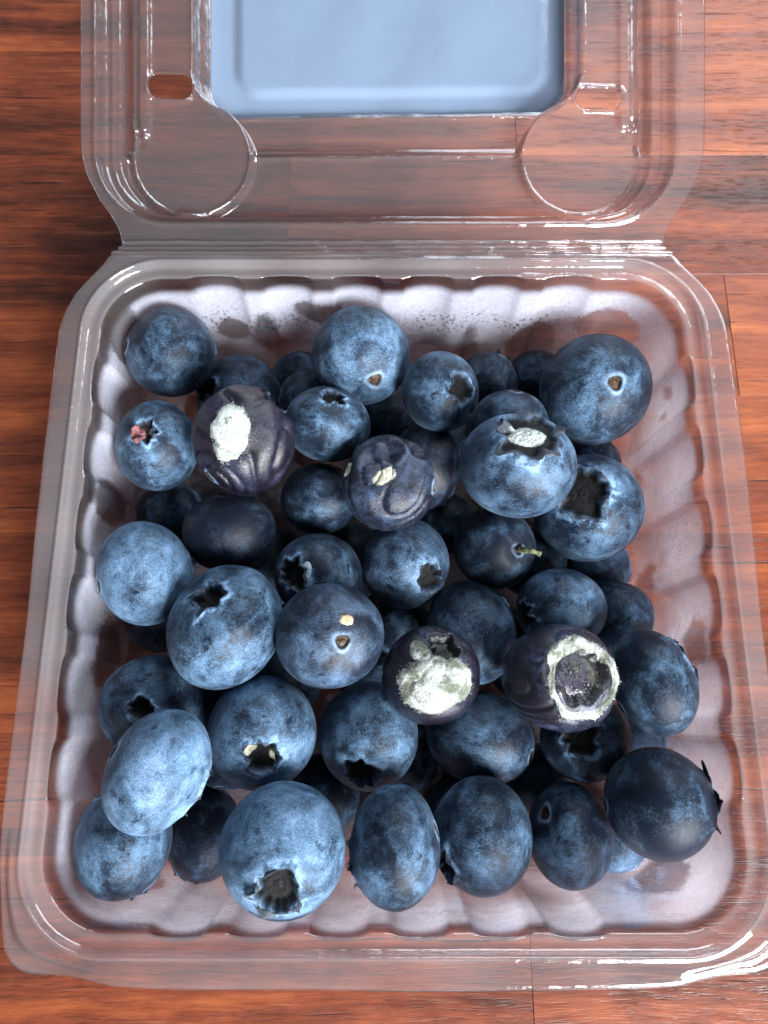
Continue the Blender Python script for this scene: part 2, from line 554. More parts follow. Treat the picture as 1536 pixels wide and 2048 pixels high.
front_c = [-30 + 0.0, -19.2, -7.9, 3.4, 14.8, 25.6]
back_c = [-31, -18.6, -6.2, 6.3, 18.6, 31]
side_c = [-25, -12.5, 0.0, 12.5, 25, 37.5]
ribs(0, c[1], front_c, crease[:, 0], 3.9); ribs(c[8], NP, front_c, crease[:, 0], 3.9)
ribs(c[4], c[5], back_c, crease[:, 0], 4.3)
ribs(c[2] - 10, c[3] + 10, side_c, crease[:, 1], 4.4); ribs(c[6] - 10, c[7] + 10, side_c, crease[:, 1], 4.4)

rings, fog, ringz = [], [], []


def inset(d, z):
    """ring at inset d from the crease; d and z may vary around the ring"""
    dd = np.broadcast_to(np.asarray(d, float), (NP,))
    base, _ = rrect(A0, YF, YB, R0)
    nn = normals2(base)
    P = base + nn * dd[:, None]
    return np.c_[P, np.broadcast_to(np.asarray(z, float), (NP,))]


ncr = normals2(crease)
nz = Noise(3, 0.16)
# flange, with the soft fold that cuts across the two front corners
front_corner = sstep(-30, -46, outer[:, 1]) * sstep(36, 48, np.abs(outer[:, 0]))
for t in np.linspace(0, 1, 12)[:-1]:
    P = outer * (1 - t) + crease * t
    fold = front_corner * (-1.3 * sstep(0.62, 0.30, t) + 0.35 * np.exp(-((t - 0.62) / 0.10) ** 2))
    lip = -0.25 * math.exp(-(t / 0.05) ** 2)
    wob = 0.16 * nz(np.c_[P, np.zeros(NP)]) * (1 - t)
    rings.append(np.c_[P, H + fold + lip + wob])
# bead at the crease and the seat for the lid
for d, dz in ((0.0, 0.0), (0.18, 0.22), (0.42, 0.30), (0.66, 0.12), (0.85, -0.35), (1.0, -0.85), (1.25, -1.15), (1.7, -1.25), (2.2, -1.22), (2.6, -1.2)):
    rings.append(inset(d, H + dz))
wall_top = 3.1
prof = [(0.00, -1.25), (0.22, -1.45), (0.38, -1.85), (0.48, -2.5), (0.56, -3.3), (0.64, -4.2), (0.72, -5.2)]
zz = np.linspace(-6.2, -29.5, 24)
prof += [(0.72 + 1.9 * ((-5.2 - z) / 24.3), z) for z in zz]
# fillet to the floor
rf = 5.0
for th in np.linspace(0.12, 1, 10) * math.pi / 2:
    prof.append((2.62 + rf * (1 - math.cos(th)), -29.5 - rf * math.sin(th)))
for d, dz in prof:
    a = 1.15 * sstep(-36.0, -27.0, dz) * sstep(-0.9, -1.9, dz)
    rings.append(inset(wall_top + d - a * rib + 0.9 * (1 - rib * 0) * 0, H + dz))
# floor: shrink towards the middle
last = rings[-1]
ctr = np.array([0, (YF + YB) / 2, 0])
for f in (0.94, 0.86, 0.76, 0.64, 0.5, 0.35, 0.18, 0.02):
    P = last.copy(); P[:, :2] = ctr[:2] + (last[:, :2] - ctr[:2]) * f
    P[:, 2] = last[:, 2] - 0.15 * (1 - f) + 0.25 * math.exp(-((f - 0.8) / 0.06) ** 2)
    rings.append(P)
RV = np.concatenate(rings)
nr = len(rings)
print('tray verts', len(RV))
# moisture: none on the rim, thick on the upper wall, thin lower down
zrel = RV[:, 2] - H
fogv = sstep(-4.6, -5.4, zrel) * (0.92 - 0.50 * sstep(-11, -25, zrel) - 0.10 * sstep(-24, -34, zrel))
backness = sstep(50, 55, RV[:, 1])
fogv += backness * 0.62 * sstep(-5.4, -6, zrel) * sstep(-22, -10, zrel)
leftness = sstep(-42, -47, RV[:, 0])
fogv += leftness * 0.45 * sstep(-5.4, -6, zrel) * sstep(-34, -12, zrel) + sstep(-38, -43, RV[:, 1]) * 0.28 * sstep(-5.4, -6, zrel)
rightness = sstep(30, 46, RV[:, 0]) * sstep(-5, -6, zrel)
fogv += 0.12 * rightness
# wiped patches, found where a line of sight meets the wall
clear = np.full(len(RV), 50.0)
patches = [(535, 655, 1, 56.2, 2.6, 5.0), (465, 655, 1, 56.2, 3.2, 3.0), (1215, 645, 1, 55.5, 6.5, 4.0), (640, 620, 1, 56.3, 4.5, 3.0),
           (1060, 680, 1, 56.2, 5.0, 7.0), (930, 690, 1, 56.2, 2.4, 6.0),
           (1380, 1280, 0, 48.4, 4.4, 2.6), (1290, 1165, 0, 47.8, 4.0, 2.6), (1170, 1060, 0, 47.4, 4.0, 2.2), (1360, 1770, 0, 47.6, 5.6, 4.8),
           (1278, 960, 0, 48.6, 1.0, 1.0), (1325, 790, 0, 49.0, 1.2, 1.2), (1318, 830, 0, 49.0, 1.0, 0.9),
           (225, 1300, 0, -48.0, 6.0, 3.0), (300, 1330, 0, -47.0, 7.0, 7.0), (230, 1000, 0, -48.2, 4.0, 4.0), (262, 680, 0, -47.4, 4.0, 5.0),
           (270, 1790, 2, 12.0, 5.0, 4.0)]
for (px, py, ax, val, s1, s2) in patches:
    p = unp_axis(px, py, ax, val)
    d = RV - p
    if ax == 0:
        e = np.sqrt((d[:, 1] / s1) ** 2 + (d[:, 2] / (s2 * 1.7)) ** 2 + (d[:, 0] / 9) ** 2)
    elif ax == 1:
        e = np.sqrt((d[:, 0] / s1) ** 2 + (d[:, 2] / (s2 * 1.2)) ** 2 + (d[:, 1] / 9) ** 2)
    else:
        e = np.sqrt((d[:, 0] / s1) ** 2 + (d[:, 1] / s2) ** 2 + (d[:, 2] / 6) ** 2)
    clear = np.minimum(clear, (e - 1) * min(s1, s2))
drop = 0.42 * backness * np.exp(-((zrel + 15) / 4.5) ** 2) + 0.30 * rightness * np.exp(-((RV[:, 1] - 12) / 14) ** 2) * np.exp(-((zrel + 13) / 6) ** 2)
nA, nB, nC = Noise(41, 0.33), Noise(42, 0.9), Noise(43, 2.6)
mask = sstep(0.01, 0.1, fogv)
fogv = np.clip(fogv + 0.13 * nA(RV) + 0.07 * nB(RV) + 0.04 * nC(RV), 0, 1.6) * mask * 0.36
ringi = np.arange(len(RV)) // NP
hazev = np.where(ringi < 12, 0.075, np.where(ringi < 22, 0.12, 0.02)) + 0.015 * nA(RV)  # painted reflection: strongest on the shoulder, weaker on the flange, faint on walls
clear = clear + 0.22 * nB(RV) + 0.12 * nC(RV)
drop = np.clip(drop * 1.5 + 0.10 * nB(RV) - 0.02, 0, 0.8) + 0.10 * (nC(RV) > 1.15)
tray = mesh_obj('tray', RV, grid_faces(nr, NP, True)[:, ::-1].copy(), M_TRAY, shell, attrs={'fog': fogv, 'clear': clear, 'drop': drop, 'haze': hazev})
solidify(tray, 0.32, 1)

# --- hinge and lid
TILT = math.radians(15.5)
LDIR = np.array([0, math.cos(TILT), math.sin(TILT)])
LNOR = np.array([0, -math.sin(TILT), math.cos(TILT)])
L0 = np.array([0, 63.6, H + 0.6])                       # start of the lid
v0 = L0 - CAM
LD = v0 @ FWD
LS = FPX / LD                                           # photograph pixels per millimetre on the lid plane
py0 = 1024 - FPX * (v0 @ UP) / LD


def lu(px, w=0.0): return (px - 768) / LS * (1 + w / LD) + CAM[0]
def lv(py, w=0.0): return ((1024 - py) * (1 + w / LD) - (1024 - py0)) / LS


def sd_box(u, v, x0, x1, y0, y1, r):
    cx, cy = (x0 + x1) / 2, (y0 + y1) / 2
    qx = np.abs(u - cx) - (x1 - x0) / 2 + r; qy = np.abs(v - cy) - (y1 - y0) / 2 + r
    return np.hypot(np.maximum(qx, 0), np.maximum(qy, 0)) + np.minimum(np.maximum(qx, qy), 0) - r


def smin(a, b, k):
    h = np.clip(0.5 + 0.5 * (b - a) / k, 0, 1)
    return b * (1 - h) + a * h - k * h * (1 - h)


LLEN = 112.0
hwx = np.array([lv(480), lv(468), lv(450), lv(425), lv(400), lv(345), lv(300), lv(200), lv(0), LLEN - 8, LLEN - 2.5, LLEN])
hwy = np.array([47.2, 47.3, 48.0, 49.3, 51.0, 53.4, 54.2, 54.3, 54.3, 54.2, 52.0, 48.0])


def hw(v):
    return np.interp(v, hwx, hwy)


vv = np.r_[np.arange(-0.9, 46, 0.3), np.arange(46, LLEN + 0.01, 0.9)]
nu = 361
ss = np.linspace(-1, 1, nu)
hv = hw(vv); ker = np.exp(-np.linspace(-2, 2, 13) ** 2); ker /= ker.sum()
hv = np.convolve(np.pad(hv, 6, mode='edge'), ker, 'valid')
U = ss[None] * hv[:, None]; VV = np.repeat(vv[:, None], nu, 1)
xl, xr = lu(193), lu(1350)
vb = lv(444)
sdA = sd_box(U, VV, xl, xr, vb, LLEN - 5, 12.5)
sdB = sd_box(U, VV, lu(232), lu(1312), lv(422), LLEN - 9, 11.0)
# corner lobes with the bands running up beside the label
def ears(sgn):
    cx = lu(375) if sgn < 0 else lu(1168)
    xb0, xb1 = (lu(252), lu(404)) if sgn < 0 else (lu(1140), lu(1290))
    circ = np.hypot(U - cx, VV - lv(300)) - 122 / LS
    band = sd_box(U, VV, xb0, xb1, lv(250), LLEN - 14, 2.0)
    return smin(circ, band, 3.0)
sdE = np.minimum(ears(-1), ears(1))
sdL = sd_box(U, VV - 0.012 * U, lu(408, 7), lu(1141, 7), lv(226, 7), lv(226, 7) + 66, 6.0)
sdL2 = sd_box(U, VV - 0.012 * U, lu(468, 8), lu(1100, 8), lv(186, 8), lv(186, 8) + 59, 5.0)
sdE = np.maximum(sdE, 0.9 - sdL)
Wz = np.zeros_like(U)
Wz += 0.45 * np.exp(-((sdA - 0.3) / 0.45) ** 2)                       # bead round the rim
Wz -= 2.6 * sstep(0.1, -0.9, sdA)
Wz -= 1.9 * sstep(0.25, -0.6, sdB) * (sdE > -50)
low = Wz.copy()
# two steps below the label, the ears stay high
step1 = sstep(lv(318), lv(310), VV) * 0 + sstep(lv(312, 5) - 0.35, lv(312, 5) + 0.35, VV)
step2 = sstep(lv(301, 6) - 0.3, lv(301, 6) + 0.3, VV)
inner = sstep(0.1, -0.5, sdB)
cen = inner * (1.6 * step1 + 1.2 * step2) + 1.9 * sstep(0.2, -0.7, sdL) - 0.55 * sstep(0.6, -1.8, sdL2)
ear = sstep(0.45, -0.45, sdE)
Wz = Wz - cen * (1 - ear) + ear * 1.6
Wz += 0.75 * np.exp(-((sdE + 0.15) / 0.32) ** 2)
# long raised bar on each outer side of the ears, ending in a crumple
for x0, x1, yb in ((lu(266), lu(292), lv(250)), (lu(1244), lu(1272), lv(245))):
    sb = sd_box(U, VV, x0, x1, yb, LLEN - 20, 0.9)
    Wz += 0.9 * sstep(0.3, -0.5, sb)
between = (1 - ear) * inner * sstep(0.0, 0.8, sdL)
for ln, am, wd in ((lv(299, 5.5), 0.55, 0.34), (lv(314, 4.5), 0.55, 0.30), (lv(234, 7) + 0 * U, 0.5, 0.30)):
    Wz += am * between * np.exp(-((VV - 0.012 * U - ln) / wd) ** 2)
Wz += 0.4 * np.exp(-((sdA + 1.9) / 0.35) ** 2)
nzl = Noise(11, 0.35); nzs = Noise(12, 2.4)
PL = np.c_[U.ravel(), VV.ravel(), np.zeros(U.size)]
Wz += 0.06 * nzl(PL).reshape(U.shape)
for cxp, cyp in ((272, 256), (1276, 232)):
    g = np.exp(-(((U - lu(cxp)) / 1.6) ** 2 + ((VV - lv(cyp)) / 1.5) ** 2))
    Wz += 0.5 * g * nzs(PL).reshape(U.shape)
# vent slots cut through the ears
slots = [(290, 376, 132, 181, 1.7), (1160, 1250, 160, 202, 1.6)]
sdS = np.full_like(U, 50.0)
for x0, x1, y0, y1, r in slots:
    sdS = np.minimum(sdS, sd_box(U, VV + 0.04 * (U - lu((x0 + x1) / 2)), lu(x0), lu(x1), lv(y1), lv(y0), r))
gu = np.gradient(sdS, axis=1) / np.maximum(np.gradient(U, axis=1), 1e-6)
gv = np.gradient(sdS, axis=0) / np.gradient(VV, axis=0)
snap = np.abs(sdS) < 0.24
U = np.where(snap, U - sdS * gu, U); VV = np.where(snap, VV - sdS * gv, VV)
Wz += 0.45 * np.exp(-((sdS - 0.35) / 0.35) ** 2)
gu = np.gradient(sdL, axis=1) / np.maximum(np.gradient(U, axis=1), 1e-6); gv = np.gradient(sdL, axis=0) / np.gradient(VV, axis=0)
sdL = sdL + 0.55
sn = np.abs(sdL) < 0.16
U = np.where(sn, U - sdL * gu, U); VV = np.where(sn, VV - sdL * gv, VV); sdL = np.where(sn, 0.0, sdL)
LP = L0 + RT * U[..., None] + LDIR * VV[..., None] + LNOR * Wz[..., None]
F = grid_faces(len(vv), nu)
fc = sdS.ravel()[F].mean(1)
F = F[fc > 0.0]
lid = mesh_obj('lid', LP.reshape(-1, 3), F, M_LID, shell)
solidify(lid, 0.32, -1)

# label stuck under the middle panel of the lid
keep = sdL.ravel()[grid_faces(len(vv), nu)].max(1) < 0.02
LF = grid_faces(len(vv), nu)[keep]
used, inv = np.unique(LF, return_inverse=True)
LV = (LP - LNOR * 0.42).reshape(-1, 3)[used]
lab = mesh_obj('label', LV, inv.reshape(-1, 4), M_LABEL, lid)
solidify(lab, 0.14, -1)
lab['label'] = 'pale blue blank sticker on the middle panel of the lid'

# hinge: a corrugated strip joining both halves
y_a, z_a = YB + 0.62, H
yb_, zb_ = (L0 - LDIR * 0.85)[1:] + 0
t = np.linspace(0, 1, 61)
hy = y_a + (yb_ - y_a) * t
hz = z_a + (zb_ - z_a) * t + 0.62 * (np.abs(np.sin(t * math.pi * 3.0)) ** 0.7) * sstep(0, 0.08, t) * sstep(1, 0.92, t) - 0.25 * np.sin(t * math.pi)
us = np.linspace(-1, 1, 161)
hwid = 49.0 - 2.0 * np.sin(np.clip(t * 1.15, 0, 1) * math.pi / 2) + 0.0
HX = us[None] * hwid[:, None]
HN = 0.05 * np.sin(HX * 0.9 + t[:, None] * 3) + 0.04 * np.sin(HX * 0.31 + 1)
HV = np.stack([HX, np.repeat(hy[:, None], 161, 1), hz[:, None] + HN], -1).reshape(-1, 3)
hinge = mesh_obj('hinge', HV, grid_faces(61, 161), M_LID, shell)
solidify(hinge, 0.3, -1)

# ------------------------------------------------------------------ the blueberries
# centre x, y, z and mean radius in mm (rests and contacts worked out beforehand)
POS = {1: (-40.7, 47.5, 24.8, 8.33), 2: (-29.8, 43.8, 13.4, 8.34), 3: (-25.0, 27.7, 31.6, 8.89), 4: (-41.7, 29.5, 24.4, 7.67), 5: (-11.5, 32.8, 25.9, 7.15), 6: (-5.7, 47.1, 24.0, 8.92), 7: (8.5, 38.9, 26.3, 7.13), 8: (18.6, 46.8, 12.7, 6.37), 9: (29.9, 49.3, 7.5, 6.69), 10: (37.7, 41.3, 21.6, 10.22), 11: (22.0, 35.5, 18.4, 7.14), 12: (20.9, 23.5, 30.3, 9.32), 13: (6.1, 27.8, 17.8, 7.22), 14: (-0.9, 21.1, 28.9, 7.93), 15: (35.0, 19.5, 19.1, 9.66), 16: (39.6, 31.6, 7.4, 6.20), 17: (-13.4, 21.6, 17.8, 6.91), 18: (-42.3, 20.2, 10.7, 6.57), 19: (-28.5, 14.1, 21.8, 7.71), 20: (-41.2, 5.8, 26.2, 8.18), 21: (-13.0, 6.5, 21.1, 7.46), 22: (-9.9, -5.0, 31.0, 8.29), 23: (-27.0, -3.1, 29.0, 9.62), 24: (2.2, 9.1, 19.5, 8.07), 25: (18.2, 12.0, 18.4, 7.33), 26: (39.7, 10.9, 7.0, 6.27), 27: (29.2, 1.0, 19.5, 7.55), 28: (13.8, -2.7, 17.5, 8.43), 29: (5.9, -10.6, 28.5, 7.68), 30: (1.7, -0.8, 7.1, 6.20), 31: (26.2, -11.3, 29.7, 8.57), 32: (41.7, -11.9, 26.7, 7.69), 33: (41.0, 0.5, 13.1, 6.20), 34: (-39.3, -15.3, 21.3, 8.70), 35: (-34.5, -25.0, 34.8, 8.14), 36: (-21.2, -19.6, 23.6, 9.07), 37: (-4.1, -20.0, 20.6, 8.53), 38: (15.0, -20.5, 13.7, 8.84), 39: (32.3, -20.4, 17.8, 7.41), 40: (-41.4, -35.5, 25.5, 7.98), 41: (-33.2, -36.3, 8.3, 7.60), 42: (-16.5, -35.9, 29.8, 9.46), 43: (0.1, -35.7, 28.4, 7.86), 44: (14.0, -35.4, 21.4, 8.48), 45: (29.0, -35.6, 17.4, 7.69), 46: (41.0, -30.0, 26.1, 8.38), 47: (39.0, -37.6, 6.7, 5.90), 48: (42.7, -20.5, 9.5, 6.20), 49: (-12.7, -30.2, 9.1, 6.95), 50: (-0.8, 40.8, 8.4, 6.96), 51: (-18.7, 49.8, 7.0, 6.20), 52: (-15.9, 41.6, 15.1, 6.20), 53: (-42.6, 0.3, 12.2, 6.37), 54: (9.9, 19.5, 8.2, 6.20), 55: (2.6, -24.0, 7.0, 6.20), 56: (-0.0, -35.5, 7.0, 6.20), 57: (25.9, -27.6, 7.0, 6.27), 58: (-33.2, -8.5, 8.3, 7.60), 59: (-19.5, -9.7, 11.5, 7.03), 60: (-23.0, 10.9, 8.3, 7.60), 62: (-7.9, 11.5, 8.3, 7.60), 63: (25.1, -7.1, 8.1, 7.38), 64: (-2.7, -12.6, 7.7, 6.77), 65: (-29.1, -22.3, 9.8, 7.49), 66: (12.0, -33.5, 7.2, 6.40), 67: (26.9, 11.8, 7.7, 6.91), 68: (12.0, 35.0, 7.7, 6.91)}

# outline of each berry in the photograph: centre, half width, half height, turn in degrees
OUT = {1: (340, 704, 91, 91, 0), 2: (480, 792, 86, 84, 0), 3: (488, 880, 101, 111, 0), 4: (315, 890, 82, 91, 0), 5: (655, 848, 86, 76, 8), 6: (722, 712, 97, 97, 0), 7: (880, 783, 78, 82, 0), 8: (975, 770, 58, 58, 0), 9: (1068, 768, 60, 60, 0), 10: (1192, 780, 111, 110, 0), 11: (1018, 850, 68, 64, 0), 12: (1035, 932, 116, 106, 0), 13: (850, 932, 68, 88, 0), 14: (775, 965, 95, 93, 0), 15: (1172, 1015, 107, 107, 0), 16: (1180, 930, 45, 45, 0), 17: (638, 996, 79, 72, 0), 18: (342, 1032, 62, 60, 0), 19: (460, 1065, 94, 82, 0), 20: (290, 1150, 93, 103, -15), 21: (635, 1152, 88, 84, 0), 22: (660, 1273, 107, 104, 0), 23: (450, 1252, 112, 128, 25), 24: (810, 1127, 90, 93, 0), 25: (988, 1098, 82, 82, 0), 26: (1193, 1135, 64, 52, 0), 27: (1122, 1218, 92, 82, 0), 28: (943, 1263, 89, 104, -15), 29: (862, 1348, 97, 97, 0), 30: (800, 1262, 58, 55, 0), 31: (1122, 1356, 113, 106, 0), 32: (1308, 1366, 84, 108, -15), 33: (1236, 1232, 48, 50, 0), 34: (312, 1412, 110, 100, 0), 35: (313, 1545, 99, 125, 25), 36: (523, 1465, 111, 114, 0), 37: (737, 1470, 100, 107, 0), 38: (958, 1478, 114, 90, 10), 39: (1170, 1475, 90, 86, 0), 40: (246, 1682, 96, 112, 0), 41: (410, 1650, 75, 92, 0), 42: (567, 1698, 126, 130, 0), 43: (787, 1690, 92, 118, 0), 44: (962, 1672, 101, 113, 0), 45: (1138, 1668, 86, 102, 0), 46: (1318, 1606, 109, 108, 0), 47: (1228, 1676, 52, 52, 0), 48: (1272, 1475, 50, 48, 0), 49: (640, 1590, 70, 70, 0), 50: (775, 840, 60, 62, 0), 51: (585, 775, 45, 45, 0), 52: (640, 770, 38, 40, 0), 53: (330, 1262, 64, 60, 0), 54: (885, 1045, 50, 55, 0), 55: (848, 1530, 45, 45, 0), 56: (815, 1580, 55, 55, 0), 57: (1060, 1575, 65, 60, 0), 58: (400, 1345, 80, 70, 0), 59: (560, 1350, 70, 65, 0), 60: (540, 1130, 72, 70, 0), 62: (700, 1130, 70, 70, 0), 63: (1050, 1320, 70, 70, 0), 64: (760, 1390, 70, 60, 0), 65: (450, 1480, 75, 70, 0), 66: (920, 1580, 65, 60, 0), 67: (1090, 1090, 65, 60, 0), 68: (900, 900, 60, 60, 0)}

# pole: C flower end or S stalk end, where it shows, +1 towards the camera or -1 beyond the edge; size of the flower crater;
# bloom cover, wetness/purple, crazing; label
BB = {
 1: ('C', 428, 716, -1, .30, .30, 0, 0, 'dark smooth blueberry with a squarish outline in the back left corner of the tray'),
 2: ('C', 412, 776, 1, .30, .42, 0, 0, 'blueberry half covered by the white mouldy berry, flower end torn open'),
 3: ('S', 560, 800, -1, .25, .30, 1, 0, 'shrivelled purple blueberry with a large smooth white mould patch'),
 4: ('C', 292, 862, 1, .26, .44, 0, 0, 'blueberry with reddish dried flower remains, touching the left wall'),
 5: ('C', 668, 788, 1, .30, .40, 0, 0, 'flattened blueberry with pale wrinkled rim around its flower end, beside the white mouldy one'),
 6: ('S', 750, 760, 1, .3, .42, 0, 1.0, 'blueberry with finely crazed pale bloom and a small round stalk scar'),
 7: ('C', 924, 776, 1, .33, .40, 0, 0, 'blueberry with a star shaped black flower hole and a tiny pit beside it'),
 8: ('C', 1004, 722, -1, .3, .36, 0, 0, 'small blueberry by the back wall behind the one with the star shaped hole'),
 9: ('S', 1040, 800, -1, .3, .34, 0, 0, 'blueberry mostly hidden behind the large berry with the brown stalk scar'),
 10: ('S', 1229, 765, 1, .3, .38, 0, 0, 'large dark blueberry with a brown stalk scar in a pale ring, by the right wall'),
 11: ('S', 1010, 900, -1, .3, .40, 0, 0, 'blueberry peeping out above the berry with white mould in its flower end'),
 12: ('C', 1060, 864, 1, .50, .50, .15, 0, 'big pale blueberry with white mould sitting inside its open flower end'),
 13: ('S', 900, 1000, -1, .3, .34, .5, 0, 'purplish worn blueberry tucked behind the wrinkled berry with the cream mould spot'),
 14: ('S', 700, 960, -1, .3, .36, .65, 0, 'wrinkled dark blueberry with a small cream mould spot on its sunken top'),
 15: ('C', 1165, 985, 1, .45, .42, 0, 0, 'blueberry with a wide shallow black flower crater with a scalloped edge'),
 16: ('S', 1200, 960, -1, .3, .42, 0, 0, None),
 17: ('S', 600, 1050, -1, .3, .34, 0, 0, 'plain round dark blueberry below the flattened one with the pale rim'),
 18: ('S', 300, 1060, -1, .3, .34, 0, 0, None),
 19: ('S', 470, 1120, -1, .3, .26, .25, 0, 'broad dull dark blueberry without visible ends between two paler berries'),
 20: ('C', 384, 1128, -1, .34, .62, 0, 0, 'pale blue blueberry leaning on the left wall, flower end turned sideways'),
 21: ('C', 585, 1150, 1, .36, .34, .1, 0, 'dark blueberry with a torn black flower hole edged in pale bloom'),
 22: ('S', 684, 1283, 1, .3, .42, .30, 0, 'glossy round blueberry with a tan flake above its stalk scar'),
 23: ('C', 408, 1182, 1, .33, .50, 0, 0, 'large oblong blueberry with a crumpled sunken flower end'),
 24: ('C', 862, 1158, 1, .32, .42, .1, .8, 'grainy blueberry with its black flower hole turned down to the side'),
 25: ('S', 1040, 1100, 1, .3, .32, .1, 0, 'blueberry with a short green stalk still attached'),
 26: ('S', 1240, 1160, -1, .3, .50, 0, 0, None),
 27: ('C', 1048, 1232, 1, .30, .44, 0, 0, 'blueberry resting behind the berry with the white mould ring'),
 28: ('C', 1020, 1212, -1, .3, .36, 0, 0, 'egg shaped blueberry behind the green and white mouldy one'),
 29: ('C', 893, 1288, 1, .34, .24, 1, 0, 'rotten blueberry covered in green and white mould with a brown split end'),
 30: ('S', 830, 1290, -1, .3, .36, 0, 0, None),
 31: ('C', 1163, 1342, 1, .62, .28, .9, 0, 'collapsed purple blueberry with a thick white mould ring around a wet hollow'),
 32: ('C', 1372, 1318, -1, .42, .30, 0, 0, 'upright oval dark blueberry by the right wall beside the white mould ring'),
 33: ('S', 1270, 1260, -1, .3, .42, 0, 0, None),
 34: ('C', 285, 1420, 1, .22, .40, 0, 0, 'blueberry half covered by the oblong crazed berry at the left wall'),
 35: ('C', 420, 1592, -1, .40, .60, 0, .8, 'oblong pale blueberry with crazed bloom, lying on another, crown turned sideways'),
 36: ('C', 527, 1517, 1, .30, .56, 0, .35, 'large pale blueberry with a pinched crusty flower end'),
 37: ('C', 724, 1548, 1, .34, .48, 0, 0, 'round blueberry with a pale collared flower end below the one with the tan flake'),
 38: ('S', 850, 1440, -1, .3, .46, .1, 0, 'oval blueberry lying sideways with a dark bruise, below the two rotten ones'),
 39: ('C', 1160, 1476, 1, .38, .34, 0, 0, 'dark blueberry with a wide black star shaped flower end, below the mould ring'),
 40: ('S', 300, 1770, -1, .3, .46, 0, 0, 'blueberry in the front left corner of the tray under the oblong crazed one'),
 41: ('S', 380, 1740, -1, .3, .26, 0, 0, 'shaded blueberry low down between two pale ones at the front left'),
 42: ('C', 560, 1778, 1, .35, .58, 0, .3, 'biggest pale blueberry with a large ragged black flower hole, by the front wall'),
 43: ('C', 700, 1722, -1, .36, .42, 0, 0, 'tall oval blueberry by the front wall next to the biggest one'),
 44: ('C', 884, 1728, 1, .30, .40, 0, 0, 'blueberry by the front wall with a black hole low on its side'),
 45: ('S', 1090, 1629, 1, .3, .38, 0, 0, 'blueberry by the front wall with a small ringed stalk scar'),
 46: ('C', 1420, 1602, -1, .44, .22, 0, 0, 'very dark blueberry with a spiky crown pointing at the right wall'),
 47: ('S', 1260, 1710, -1, .3, .62, 0, 0, None),
 48: ('S', 1300, 1490, -1, .3, .60, 0, 0, None),
}
LOW = {
 16: 'sliver of a blueberry between the brown stalk scar berry and the wide crater berry',
 18: 'shaded blueberry below the berry with reddish flower remains',
 26: 'blueberry low by the right wall under the wide crater berry',
 30: 'blueberry in the gap between the tan flake berry and the green mould berry',
 33: 'blueberry by the right wall above the upright oval dark one',
 47: 'pale sliver of blueberry under the spiky crowned dark one at the front',
 48: 'pale blueberry glimpsed between the upright oval dark one and the spiky crowned one',
 49: 'shaded blueberry glimpsed behind the biggest pale one with the ragged hole',
 50: 'shaded blueberry in the gap between the crazed one and the star shaped hole one',
 51: 'blueberry glimpsed between the white mouldy berry and the back wall',
 52: 'blueberry glimpsed to the side of the crazed one, near the back wall',
 53: 'shaded blueberry under the pale one leaning on the left wall',
 54: 'blueberry in the gap between the cream mould spot berry and the stalked one',
 56: 'shaded blueberry in the gap behind the tall oval one at the front wall',
 57: 'shaded blueberry in the gap behind the ringed stalk scar berry',
}
HIDDEN_LABEL = 'blueberry at the bottom of the tray, mostly hidden under the upper berries'
DENT = {   # px, py, angular radius, depth, darkness
 1: [(262, 640, .55, .07, 0), (390, 640, .5, .03, 0)],
 3: [(556, 800, .30, .16, 0), (575, 850, .22, .10, 0), (455, 862, .62, .13, 0), (500, 775, .30, .06, 0), (410, 900, .3, .08, 0)],
 7: [(943, 822, .10, .06, 1)],
 12: [(960, 890, .30, .03, 0)],
 14: [(775, 935, .75, .26, 0), (735, 905, .22, .15, 0), (785, 893, .24, .20, 0), (835, 905, .20, .14, 0), (760, 1010, .16, .05, 0), (690, 930, .3, .10, 0)],
 13: [(800, 900, .3, .06, 0)],
 20: [(250, 1170, .4, .03, 0), (345, 1090, .35, .04, 0)],
 23: [(410, 1185, .70, .17, 0), (525, 1225, .3, .05, 0), (470, 1290, .5, .03, 0)],
 25: [(1040, 1100, .40, .08, 0)],
 28: [(985, 1230, .4, .03, 0)],
 29: [(895, 1290, .5, .10, 0), (800, 1400, .5, .04, 0)],
 31: [(1080, 1320, .35, .06, 0), (1168, 1338, .75, .06, 0)],
 5: [(670, 790, .6, .10, 0)],
 38: [(930, 1515, .16, .008, .8)],
 22: [(650, 1203, .10, .006, .7)],
 35: [(250, 1490, .4, .04, 0), (396, 1545, .35, .07, 0), (385, 1640, .3, .05, 0)],
 36: [(522, 1517, .5, .07, 0)],
 43: [(845, 1630, .5, .03, 0)],
 37: [(722, 1548, .55, .07, 0)],
}
